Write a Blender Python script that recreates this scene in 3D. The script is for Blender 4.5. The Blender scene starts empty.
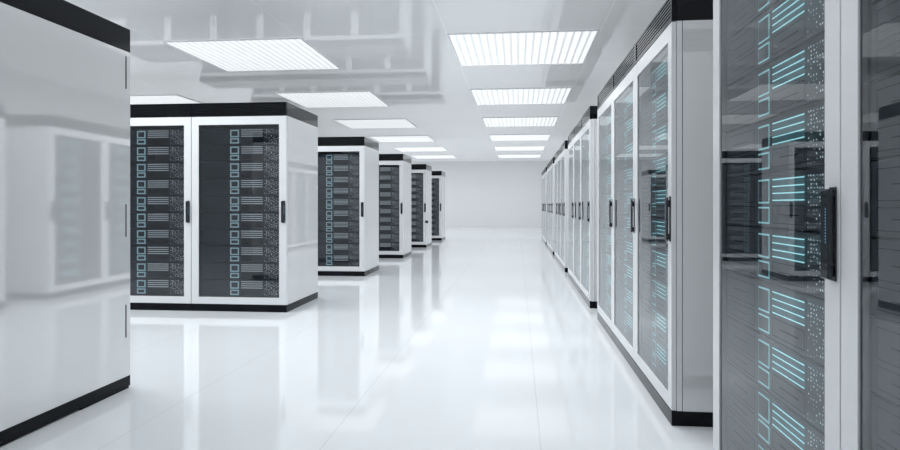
import bpy, bmesh, math, random
from mathutils import Matrix, Vector
random.seed(4)
S = bpy.context.scene
COL = S.collection
S.view_settings.view_transform = 'Standard'
S.view_settings.look = 'None'
S.view_settings.exposure = 0.0

# ------------------------------------------------------------------ materials
def mat(name, color=(.8, .8, .8), rough=.4, metal=0.0, emit=None, estr=0.0, spec=.5, ior=1.5, coat=0.0):
    m = bpy.data.materials.new(name); m.use_nodes = True
    b = m.node_tree.nodes['Principled BSDF']
    b.inputs['Base Color'].default_value = (*color, 1)
    b.inputs['Roughness'].default_value = rough
    b.inputs['Metallic'].default_value = metal
    b.inputs['Specular IOR Level'].default_value = spec
    b.inputs['IOR'].default_value = ior
    b.inputs['Coat Weight'].default_value = coat
    b.inputs['Coat Roughness'].default_value = .04
    if emit:
        b.inputs['Emission Color'].default_value = (*emit, 1)
        b.inputs['Emission Strength'].default_value = estr
        m.cycles.emission_sampling = 'NONE'
    return m

def noise_bump(m, scale, strength, dist=.001, stretch=(1, 1, 1)):
    nt = m.node_tree; b = nt.nodes['Principled BSDF']
    tc = nt.nodes.new('ShaderNodeTexCoord'); mp = nt.nodes.new('ShaderNodeMapping')
    mp.inputs['Scale'].default_value = stretch
    n = nt.nodes.new('ShaderNodeTexNoise'); n.inputs['Scale'].default_value = scale
    bp = nt.nodes.new('ShaderNodeBump'); bp.inputs['Strength'].default_value = strength
    bp.inputs['Distance'].default_value = dist
    nt.links.new(tc.outputs['Object'], mp.inputs['Vector']); nt.links.new(mp.outputs['Vector'], n.inputs['Vector'])
    nt.links.new(n.outputs['Fac'], bp.inputs['Height']); nt.links.new(bp.outputs['Normal'], b.inputs['Normal'])

def grid_lines(m, base, line, x0, y0, px, py, wx, wy):
    """thin joint lines in a slab: lines at X = x0 + k px and Y = y0 + k py"""
    nt = m.node_tree; b = nt.nodes['Principled BSDF']; L = nt.links
    tc = nt.nodes.new('ShaderNodeTexCoord'); sp = nt.nodes.new('ShaderNodeSeparateXYZ')
    L.new(tc.outputs['Object'], sp.inputs[0])
    outs = []
    for ax, o, p, w in (('X', x0, px, wx), ('Y', y0, py, wy)):
        if not w: continue
        s = nt.nodes.new('ShaderNodeMath'); s.operation = 'SUBTRACT'; s.inputs[1].default_value = o - w / 2
        L.new(sp.outputs[ax], s.inputs[0])
        f = nt.nodes.new('ShaderNodeMath'); f.operation = 'FLOORED_MODULO'; f.inputs[1].default_value = p
        L.new(s.outputs[0], f.inputs[0])
        c = nt.nodes.new('ShaderNodeMath'); c.operation = 'LESS_THAN'; c.inputs[1].default_value = w
        L.new(f.outputs[0], c.inputs[0]); outs.append(c)
    if len(outs) == 2:
        mx = nt.nodes.new('ShaderNodeMath'); mx.operation = 'MAXIMUM'
        L.new(outs[0].outputs[0], mx.inputs[0]); L.new(outs[1].outputs[0], mx.inputs[1]); o = mx
    else: o = outs[0]
    mix = nt.nodes.new('ShaderNodeMix'); mix.data_type = 'RGBA'
    mix.inputs['A'].default_value = (*base, 1); mix.inputs['B'].default_value = (*line, 1)
    L.new(o.outputs[0], mix.inputs['Factor']); L.new(mix.outputs['Result'], b.inputs['Base Color'])

M = {}
M['floor'] = mat('gloss_floor', (.80, .83, .86), .07, spec=.45)
grid_lines(M['floor'], (.80, .83, .86), (.70, .73, .76), .106, 1.2, 1.02, 1.02, .007, 0)
M['ceiling'] = mat('gloss_ceiling', (.66, .67, .68), .04, spec=.35, emit=(.94, .98, 1.0), estr=.14)  # weak glow added to the whole ceiling surface as ambient fill
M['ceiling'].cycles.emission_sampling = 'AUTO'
grid_lines(M['ceiling'], (.66, .67, .68), (.82, .82, .82), -.93, 8.53, 1.99, 2.075, .012, .012)
M['wall'] = mat('white_wall', (.86, .86, .86), .5); noise_bump(M['wall'], 40, .05)
M['white'] = mat('white_lacquer', (.64, .66, .68), .14, spec=.55)
M['side'] = mat('white_side_panel', (.62, .63, .64), .04, ior=2.4)
M['flank'] = mat('gloss_flank', (.67, .68, .69), .045, ior=3.0, metal=.15)
M['door'] = mat('white_door_frame', (.66, .675, .69), .16, spec=.55)
M['black'] = mat('black_gloss', (.003, .004, .006), .08, spec=.2)
M['plinth'] = mat('black_plinth', (.004, .005, .007), .12, spec=.12)
M['slat'] = mat('dark_slat', (.006, .007, .009), .12, spec=.3)
M['cap_side'] = mat('black_cap_side', (.003, .004, .006), .06, ior=1.5, spec=.3)
M['plate'] = mat('server_plate', (.22, .24, .26), .36, metal=.2)  # base lightened to stand in for reflections on the right-row glass
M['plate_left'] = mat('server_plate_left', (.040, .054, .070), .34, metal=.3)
M['plate_dark'] = mat('server_plate_dark', (.028, .034, .042), .4, metal=.4)
M['groove'] = mat('groove_dark', (.010, .012, .016), .5)
M['interior'] = mat('cabinet_interior', (.05, .056, .062), .5)
M['cyan'] = mat('cyan_light', (.2, .5, .55), .4, emit=(.42, .84, .90), estr=.55)
M['teal'] = mat('teal_light', (.1, .3, .35), .4, emit=(.46, .63, .70), estr=.45)
M['bar_cyan'] = mat('cyan_bar', (.3, .6, .6), .4, emit=(.46, .92, .98), estr=.92)
M['bar_pale'] = mat('pale_bar', (.3, .34, .36), .35, emit=(.52, .58, .62), estr=.46)
M['bar_back'] = mat('bar_backing', (.13, .17, .19), .4, emit=(.3, .8, .9), estr=.09)  # faint cyan glow painted on the plate behind the bars
M['dot'] = mat('dot_light', (.6, .7, .72), .4, emit=(.72, .92, .97), estr=.62)
M['dot_dim'] = mat('dot_dim', (.4, .45, .48), .4, emit=(.6, .68, .72), estr=.40)
M['handle'] = mat('handle_black', (.012, .015, .02), .12, spec=.6)
M['blue_led'] = mat('blue_led', (.02, .09, .14), .4, emit=(.30, .68, 1.0), estr=.18)
M['fixture'] = mat('fixture_white', (.85, .86, .87), .4)
LS = .86; LW = 56.5
M['louvre'] = mat('louvre_blade', (.80, .81, .82), .4, emit=(.95, 1, 1), estr=.32)
m = mat('luminous_panel', (.30, .31, .32), .6); b = m.node_tree.nodes['Principled BSDF']
b.inputs['Emission Color'].default_value = (.95, .985, 1, 1); b.inputs['Emission Strength'].default_value = LS
M['lum'] = m
# glass: thin pane, fresnel mix of clear and mirror
m = bpy.data.materials.new('door_glass'); m.use_nodes = True; nt = m.node_tree; nt.nodes.clear()
o = nt.nodes.new('ShaderNodeOutputMaterial'); mx = nt.nodes.new('ShaderNodeMixShader')
t = nt.nodes.new('ShaderNodeBsdfTransparent'); t.inputs[0].default_value = (.80, .84, .87, 1)
g = nt.nodes.new('ShaderNodeBsdfGlossy'); g.inputs['Roughness'].default_value = .012; g.inputs[0].default_value = (.95, .98, 1, 1)
f = nt.nodes.new('ShaderNodeFresnel'); f.inputs[0].default_value = 1.72
nt.links.new(f.outputs[0], mx.inputs[0]); nt.links.new(t.outputs[0], mx.inputs[1]); nt.links.new(g.outputs[0], mx.inputs[2])
nt.links.new(mx.outputs[0], o.inputs[0]); M['glass'] = m

# ------------------------------------------------------------------ mesh builder
class MB:
    def __init__(s, sx=1): s.bm = bmesh.new(); s.mats = []; s.sx = sx
    def mi(s, m):
        if m not in s.mats: s.mats.append(m)
        return s.mats.index(m)
    def box(s, x0, x1, y0, y1, z0, z1, m, bev=0):
        mi = s.mi(m)
        r = bmesh.ops.create_cube(s.bm, size=1)
        vs = r['verts']
        for v in vs:
            v.co = Vector(((x0 + x1) / 2 + v.co.x * (x1 - x0), (y0 + y1) / 2 + v.co.y * (y1 - y0), (z0 + z1) / 2 + v.co.z * (z1 - z0)))
        fs = set(f for v in vs for f in v.link_faces)
        for f in fs: f.material_index = mi
        if bev:
            es = list(set(e for v in vs for e in v.link_edges))
            r = bmesh.ops.bevel(s.bm, geom=es, offset=bev, segments=2, affect='EDGES', profile=.5)
            for f in r['faces']: f.material_index = mi
        return s
    def ring(s, x0, x1, z0, z1, wx, wzb, wzt, y0, y1, m, bev=0):
        """rectangular frame in the xz plane with the depth y0..y1, mitred as one piece"""
        mi = s.mi(m)
        out = [(x0, z0), (x1, z0), (x1, z1), (x0, z1)]
        inn = [(x0 + wx, z0 + wzb), (x1 - wx, z0 + wzb), (x1 - wx, z1 - wzt), (x0 + wx, z1 - wzt)]
        V = [[s.bm.verts.new((x, y, z)) for (x, z) in loop] for loop in (out, inn) for y in (y0, y1)]
        of, ob, nf, nb = V
        new = []
        for i in range(4):
            j = (i + 1) % 4
            for q in ((of[i], of[j], nf[j], nf[i]), (ob[j], ob[i], nb[i], nb[j]), (of[j], of[i], ob[i], ob[j]), (nf[i], nf[j], nb[j], nb[i])):
                f = s.bm.faces.new(q); f.material_index = mi; new.append(f)
        if bev:
            es = [e for e in set(e for f in new for e in f.edges) if not (
                len(e.link_faces) == 2 and abs(e.link_faces[0].normal.dot(e.link_faces[1].normal)) > .99)]
            for f in new: f.normal_update()
            es = [e for e in set(e for f in new for e in f.edges) if e.link_faces[0].normal.dot(e.link_faces[1].normal) < .5]
            r = bmesh.ops.bevel(s.bm, geom=es, offset=bev, segments=2, affect='EDGES', profile=.5)
            for f in r['faces']: f.material_index = mi
        return s
    def rect(s, x0, x1, z0, z1, y, m):
        x0 *= s.sx; x1 *= s.sx
        f = s.bm.faces.new([s.bm.verts.new(p) for p in ((x0, y, z0), (x1, y, z0), (x1, y, z1), (x0, y, z1))])
        f.material_index = s.mi(m); return s
    def mesh(s, name):
        bmesh.ops.recalc_face_normals(s.bm, faces=s.bm.faces) if False else None
        me = bpy.data.meshes.new(name); s.bm.to_mesh(me); s.bm.free()
        for m in s.mats: me.materials.append(m)
        return me

def obj(name, me, parent=None):
    o = bpy.data.objects.new(name, me); COL.objects.link(o)
    if parent: o.parent = parent
    return o
def tag(o, label, cat, group=None):
    o['label'] = label; o['category'] = cat
    if group: o['group'] = group
    return o
def struct(name, mb):
    o = obj(name, mb.mesh(name)); o['kind'] = 'structure'; return o
def copy_tree(o, parent=None):
    c = o.copy(); COL.objects.link(c); c.parent = parent
    for ch in list(o.children): copy_tree(ch, c)
    return c

# ------------------------------------------------------------------ room
XL, XR, YN, YF, HC = -11.0, 3.6, -5.5, 33.6, 3.385
struct('floor', MB().box(XL, XR, YN, YF, -.12, 0, M['floor']))
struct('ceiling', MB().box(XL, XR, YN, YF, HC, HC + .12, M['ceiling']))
struct('wall_back', MB().box(XL - .1, XR + .1, YF, YF + .1, 0, HC, M['wall']))
struct('wall_front', MB().box(XL - .1, XR + .1, YN - .1, YN, 0, HC, M['wall']))
struct('wall_left', MB().box(XL - .1, XL, YN, YF, 0, HC, M['wall']))
struct('wall_right', MB().box(XR, XR + .1, YN, YF, 0, HC, M['wall']))

# ------------------------------------------------------------------ ceiling lights
PW, PL = 1.96, 2.0
def light_meshes():
    h = PW / 2; q = PL / 2
    d = MB(); mi = d.mi(M['lum'])
    v = [d.bm.verts.new(p) for p in ((-h + .02, -q + .02, -.004), (-h + .02, q - .02, -.004), (h - .02, q - .02, -.004), (h - .02, -q + .02, -.004))]
    f = d.bm.faces.new(v); f.material_index = mi
    fr = MB()
    for a in (-1, 1):
        fr.box(min(a * h, a * (h - .02)), max(a * h, a * (h - .02)), -q, q, -.014, 0, M['fixture'])
        fr.box(-h + .02, h - .02, min(a * q, a * (q - .02)), max(a * q, a * (q - .02)), -.014, 0, M['fixture'])
    lo = MB(); n = 19
    for i in range(1, n):
        x = -h + i * PW / n
        lo.box(x - .016, x + .016, -q + .02, q - .02, -.012, -.006, M['louvre'])
    return d.mesh('diffuser'), fr.mesh('frame'), lo.mesh('louvre')
dm, fm, lm = light_meshes()
PWR = (1.0, .97, .85, .65, .52, .36)
def ceiling_light(x, y, label, group, power=1.0):
    r = obj('ceiling_light', None); r.location = (x, y, HC)
    tag(r, label, 'ceiling light', group)
    ld = bpy.data.lights.get('panel_lamp_%.2f' % power)
    if not ld:
        ld = bpy.data.lights.new('panel_lamp_%.2f' % power, 'AREA'); ld.shape = 'RECTANGLE'; ld.size = PW; ld.size_y = PL
        ld.energy = LW * power; ld.color = (.97, .99, 1)
    l = bpy.data.objects.new('panel_lamp', ld); COL.objects.link(l); l.parent = r; l.location = (0, 0, -.02)  # unseen fill lamp added under each panel, on top of its own glow
    l.visible_camera = False; l.visible_glossy = False
    obj('diffuser', dm, r); obj('frame', fm, r); obj('louvre', lm, r)
    return r
ordn = ['nearest', 'second nearest', 'third nearest', 'fourth nearest', 'fifth nearest', 'farthest']
for x, nm, first in ((.055, 'in the line above the right side of aisle', 0), (-3.88, 'in the line above the left cabinet ends', 0), (-7.9, 'in the line over the far left of room', 1)):
    for k in range(6):
        y = 8.55 + PL / 2 + 4.15 * k
        if x < -7 and k not in (1, ): 
            lab = 'striped square ceiling light hidden over the far left of room'
            ceiling_light(x, y, lab, 'ceiling lights over the far left, hidden from view', PWR[k]); continue
        lab = 'striped square ceiling light, %s %s' % (ordn[k], nm)
        if x < -7: lab = 'leftmost ceiling light, a bright sliver just above the front left cabinets'
        ceiling_light(x, y, lab, 'striped ceiling light panels', PWR[k])
    for k in (1, 2):
        ceiling_light(x, 8.55 + PL / 2 - 4.15 * k, 'striped square ceiling light overhead, outside the picture', 'ceiling lights outside the picture', 1.2 if k == 1 else .45)

# ------------------------------------------------------------------ server unit (front faces -y, origin at front bottom centre)
UH, PITCH, SW = .176, .180, .449
KX = 1.068
def outline(mb, x0, x1, z0, z1, w, y, m, wl=None):
    wl = w if wl is None else wl
    mb.rect(x0, x0 + wl, z0, z1, y, m); mb.rect(x1 - w, x1, z0, z1, y, m)
    mb.rect(x0 + wl, x1 - w, z0, z0 + w, y, m); mb.rect(x0 + wl, x1 - w, z1 - w, z1, y, m)
DOTS = []
for i in range(9):
    for j in range(13):
        if random.random() < .60:
            DOTS.append((.262 + i * .0168 + random.uniform(-.003, .003), .012 + j * .0122 + random.uniform(-.002, .002), random.choice((.0016, .0022, .0028))))
def unit_parts(warm):
    """warm=False: bright cyan (right row); True: the dimmer left row"""
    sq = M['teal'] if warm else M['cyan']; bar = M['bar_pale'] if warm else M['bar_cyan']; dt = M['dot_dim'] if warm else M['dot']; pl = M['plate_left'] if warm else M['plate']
    T = UH
    P = {}
    def add(n, f): P.setdefault(n, []).append(f)
    def chassis(mb):
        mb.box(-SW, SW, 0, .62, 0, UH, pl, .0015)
        y = -.0006
        # darker left bay plates, etched outlines
        for z0, z1 in ((T - .092, T - .018), (T - .160, T - .106)):
            outline(mb, -.395, -.135, z0, z1, .0022, y, M['groove'])
            mb.rect(-.34, -.20, (z0 + z1) / 2 - .0015, (z0 + z1) / 2 + .0015, y, M['groove'])
        mb.rect(-.419, .419, 0, .0035, y, M['groove'])
        mb.rect(.247, .2485, .006, UH - .006, y, M['groove'])
    add('chassis', chassis)
    def big(mb): outline(mb, -.100, -.008, T - .096, T - .016, .013 if warm else .0058, -.0012, sq, None if warm else .0015)
    def small(mb): outline(mb, -.100, -.008, T - .163, T - .107, .013 if warm else .0058, -.0012, sq, None if warm else .0015)
    add('button_light', big); add('button_light', small)
    def bars(mb):
        for dz in (.020, .042, .064, .086):
            h = .0045 if warm else .0019
            mb.rect(.016, .238, T - dz - h, T - dz + h, -.0012, bar)
        mb.rect(.016, .238, T - .090, T - .016, -.0005, M['plate_dark'] if warm else M['bar_back'])
    add('status_bars', bars)
    def drawer(mb):
        if warm: mb.rect(.016, .238, T - .158, T - .104, -.0005, M['plate_dark'])
        outline(mb, .016, .238, T - .160, T - .102, .0022, -.0008, M['groove'])
        mb.rect(.07, .20, T - .134, T - .129, -.0008, M['groove'])
    add('drawer', drawer)
    def dots(mb):
        for x, z, r in DOTS: q = r * (1.35 if warm else .9); mb.rect(x - q, x + q, z - q, z + q, -.0012, dt)
    add('indicator_dots', dots)
    return P
UNIT = {}
for warm in (False, True):
    P = unit_parts(warm)
    detailed = [(n, (lambda f: (lambda mb: (f(mb), mb.mesh(n))[1])(MB(KX)))(f)) for n, fs in P.items() for f in fs]
    mb = MB(KX)
    for fs in P.values():
        for f in fs: f(mb)
    UNIT[warm] = (detailed, mb.mesh('server_unit'))
mb = MB(KX)
for k in range(10):
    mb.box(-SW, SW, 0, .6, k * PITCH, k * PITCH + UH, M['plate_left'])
    T = k * PITCH + UH
    for dz in (.020, .042, .064, .086): mb.rect(.016, .238, T - dz - .003, T - dz + .003, -.0012, M['bar_pale'])
    outline(mb, -.100, -.008, T - .096, T - .016, .009, -.0012, M['teal']); outline(mb, -.100, -.008, T - .163, T - .107, .009, -.0012, M['teal'])
STACK = mb.mesh('server_stack')

# ------------------------------------------------------------------ cabinet (front faces -y, origin floor level, front centre)
CW, CD, H = 1.055, 1.09, 2.225
hw = CW / 2
Z0, Z1 = .075, 2.082
def mk(f):
    mb = MB(); f(mb); return mb.mesh('part')
g_ = .0015
def f_plinth(mb): mb.box(-hw, hw, .0, CD, 0, Z0, M['plinth'], .002)
def f_body(mb):
    t = .022; y0 = .056
    mb.box(-hw + g_, -hw + t, y0, CD, Z0, Z1, M['side'], .002)
    mb.box(hw - t, hw - g_, y0, CD, Z0, Z1, M['side'], .002)
    mb.box(-hw + t, hw - t, CD - t, CD, Z0, Z1, M['side'])
    mb.box(-hw + t, hw - t, y0, CD - t, Z1 - t, Z1, M['side'])
    mb.box(-hw + t, hw - t, y0, CD - t, Z0, Z0 + t, M['side'])
    # dark joint behind the front frame
    mb.ring(-hw + .003, hw - .003, Z0 + .002, Z1 - .002, .05, .05, .05, .0535, .0558, M['groove'])
def f_frame(mb): mb.ring(-hw + g_, hw - g_, Z0 + .001, Z1 - .001, .062, .066, .07, .026, .053, M['white'], .0015)
def f_cap(mb):
    x = hw - g_
    mb.box(-x, x, .03, CD, Z1, H, M['cap_side'], .002)
    mb.ring(-x, x, Z1 + .001, H, .022, .014, .014, 0, .031, M['black'], .0015)
def f_slats(mb):
    n = 6; z0, z1 = Z1 + .016, H - .014
    for i in range(n):
        z = z0 + (i + .5) * (z1 - z0) / n
        mb.box(-hw + .024, hw - .024, .004, .028, z - .005, z + .005, M['slat'])
def f_door(mb): mb.ring(-hw + .003, hw - .003, Z0 + .003, Z1 - .004, .080, .075, .088, 0, .024, M['door'], .002)
def f_glass(mb):
    mb.rect(-hw + .080, hw - .080, Z0 + .075, Z1 - .088, .006, M['glass'])
def f_handle(mb):
    x0, x1 = hw - .054, hw - .012
    mb.box(x0 + .004, x1 - .004, -.004, 0, .945, 1.18, M['handle'], .0015)
    mb.box(x0 + .008, x1 - .008, -.018, -.004, .955, .985, M['handle'], .003)
    mb.box(x0 + .008, x1 - .008, -.018, -.004, 1.125, 1.16, M['handle'], .003)
    mb.box(x0, x1, -.024, -.013, .95, 1.175, M['handle'], .004)
    for k in range(12):
        z = 1.04 + k * .0075
        mb.rect(x1 - .013, x1 - .008, z, z + .0045, -.0245, M['blue_led'])
def f_hinge(mb):
    for z in (.30, 1.06, 1.84):
        mb.box(-hw + .083, -hw + .092, .007, .022, z - .03, z + .03, M['interior'], .001)
ME = {k: mk(f) for k, f in dict(plinth=f_plinth, body=f_body, frame=f_frame, cap=f_cap, slats=f_slats, door=f_door, glass=f_glass, handle=f_handle, hinge=f_hinge).items()}
for k, me in ME.items(): me.name = k

proto = obj('server_cabinet', None)
obj('plinth', ME['plinth'], proto); obj('side_panels', ME['body'], proto); obj('front_frame', ME['frame'], proto)
c = obj('top_cap', ME['cap'], proto); obj('vent_slats', ME['slats'], c)
d = obj('door', ME['door'], proto); obj('glass_pane', ME['glass'], d); obj('handle', ME['handle'], d)
used = [False]
def cabinet(loc, rot, label, group):
    if not used[0]: o = proto; used[0] = True
    else: o = copy_tree(proto)
    o.location = loc; o.rotation_euler = (0, 0, rot)
    tag(o, label, 'server cabinet', group); return o
ORD = ['bottom', 'second from bottom', 'third from bottom', 'fourth from bottom', 'fifth from bottom', 'fifth from top', 'fourth from top', 'third from top', 'second from top', 'topmost']
SY, SZ = .031, .160
protos = {}
def servers(loc, rot, warm, detail, where, group):
    R = Matrix.Rotation(rot, 3, 'Z')
    for k in range(10):
        p = Vector(loc) + R @ Vector((0, SY, SZ + k * PITCH))
        key = (warm, detail)
        if detail:
            if key not in protos:
                r = obj('server_unit', None)
                for n, me in UNIT[warm][0]:
                    me.name = n; obj(n, me, r)
                protos[key] = o = r
            else: o = copy_tree(protos[key])
        else: o = obj('server_unit', UNIT[warm][1])
        o.location = p; o.rotation_euler = (0, 0, rot)
        tag(o, 'dark rack server, %s in the %s' % (ORD[k], where), 'server', group)

# right row: fronts face -X ; local +x -> world -Y
XRW = .785
PI = math.pi
def right_cab(yn, j, label, where, group, detail):
    yc = yn + (j + .5) * CW
    loc = (XRW, yc, 0)
    cabinet(loc, -PI / 2, label, group)
    servers(loc, -PI / 2, False, detail, where, 'rack servers behind the right row glass doors')
G0 = 2.75 - 2 * CW
blocks = ['foreground', 'second', 'third', 'fourth', 'fifth', 'farthest']
right_cab(G0, 1, 'tall white server cabinet with cyan-lit servers and black handle, filling right foreground', 'large right foreground cabinet', 'right row cabinets', True)
right_cab(G0, 0, 'white glass-door server cabinet cut off by the right edge of the picture', 'cabinet cut by right picture edge', 'right row cabinets', True)
for b_ in range(5):
    yn = 3.465 + 3.855 * b_
    for j, pos in enumerate(('near', 'middle', 'far')):
        right_cab(yn, j, 'white glass-door server cabinet, %s one of the %s right-hand block' % (pos, blocks[b_ + 1]),
                  '%s cabinet, %s right-hand block' % (pos, blocks[b_ + 1]), 'right row cabinets', b_ < 2)
# left rows: fronts face -Y
XLW = -2.43
rows = ['front', 'second', 'third', 'fourth', 'farthest']
for r_ in range(5):
    y = 6.70 + 3.53 * r_
    for j in range(6 if r_ else 2):
        x = XLW - (j + .5) * CW
        if r_ == 0:
            lab = ['white cabinet with full dark glass door at aisle corner of front left row', 'white cabinet partly hidden by the big left enclosure, in front left row'][j]
            wh = ['aisle-corner cabinet, front left row', 'partly hidden front left cabinet'][j]
        elif j == 0:
            lab = 'white server cabinet at the aisle end of the %s left row' % rows[r_]; wh = 'end cabinet, %s left row' % rows[r_]
        else:
            lab = 'white server cabinet deeper in the left rows, seen only mirrored in the ceiling'
        c = cabinet((x, y, 0), 0, lab, 'left row cabinets' if r_ == 0 or j == 0 else 'mirrored left row cabinets')
        if r_ == 0 or j == 0: servers((x, y, 0), 0, True, r_ < 2, wh, 'rack servers behind the left row glass doors')
        else:
            s = obj('server_stack', STACK, c); s.location = (0, SY, SZ)
        if r_ == 3 and j == 0:
            kb = MB(); kb.box(hw - .03, hw + .055, -.03, -.002, .655, .72, M['handle'], .012)
            k_ = obj('latch_knob', kb.mesh('latch_knob'), c)

# big enclosure at left foreground: its flank faces the aisle
def enclosure():
    x1, x0, y0, y1 = -2.40, -4.0, .9, 3.85
    r = obj('equipment_enclosure', None); r.location = (x1, y1, 0)
    tag(r, 'large glossy white enclosure with black top band and plinth, filling left foreground', 'enclosure')
    w, d = -1.6, -(y1 - y0)
    mb = MB(); mb.box(w, 0, d, 0, .078, 2.082, M['flank'], .002); obj('body', mb.mesh('body'), r)
    mb = MB(); mb.box(w, 0, d, 0, 2.082, 2.225, M['black'], .002); obj('top_cap', mb.mesh('top_cap'), r)
    mb = MB(); mb.box(w, 0, d, 0, .014, .078, M['plinth'], .002)
    for a, b in ((d + .01, -1.12), (-.45, -.01)):
        mb.box(w + .01, -.004, a, b, 0, .016, M['plinth'])
    mb.box(w + .01, -.03, -1.12, -.45, 0, .016, M['plinth'])
    obj('plinth', mb.mesh('plinth'), r)
    for z0, z1 in ((1.85, 2.05), (.94, 1.14), (.32, .52)):
        mb = MB(); mb.box(-.0005, .003, -.050, -.044, z0, z1, M['groove']); obj('hinge_slot', mb.mesh('hinge_slot'), r)
enclosure()

# ------------------------------------------------------------------ world + camera
w = bpy.data.worlds.new('world'); S.world = w; w.use_nodes = True
w.node_tree.nodes['Background'].inputs[0].default_value = (.8, .85, .9, 1)
w.node_tree.nodes['Background'].inputs[1].default_value = .3
cd = bpy.data.cameras.new('camera'); cam = bpy.data.objects.new('camera', cd); COL.objects.link(cam)
cd.sensor_width = 36; cd.lens = 26.2; cd.shift_y = -20 / 900; cd.clip_start = .05; cd.clip_end = 100
cam.location = (0, 0, 1.135); cam.rotation_euler = (PI / 2, 0, math.atan(68 / 655))
S.camera = cam
S.cycles.max_bounces = 12; S.cycles.diffuse_bounces = 6; S.cycles.glossy_bounces = 6; S.cycles.transparent_max_bounces = 16
S.cycles.sample_clamp_indirect = 8; S.cycles.caustics_reflective = False
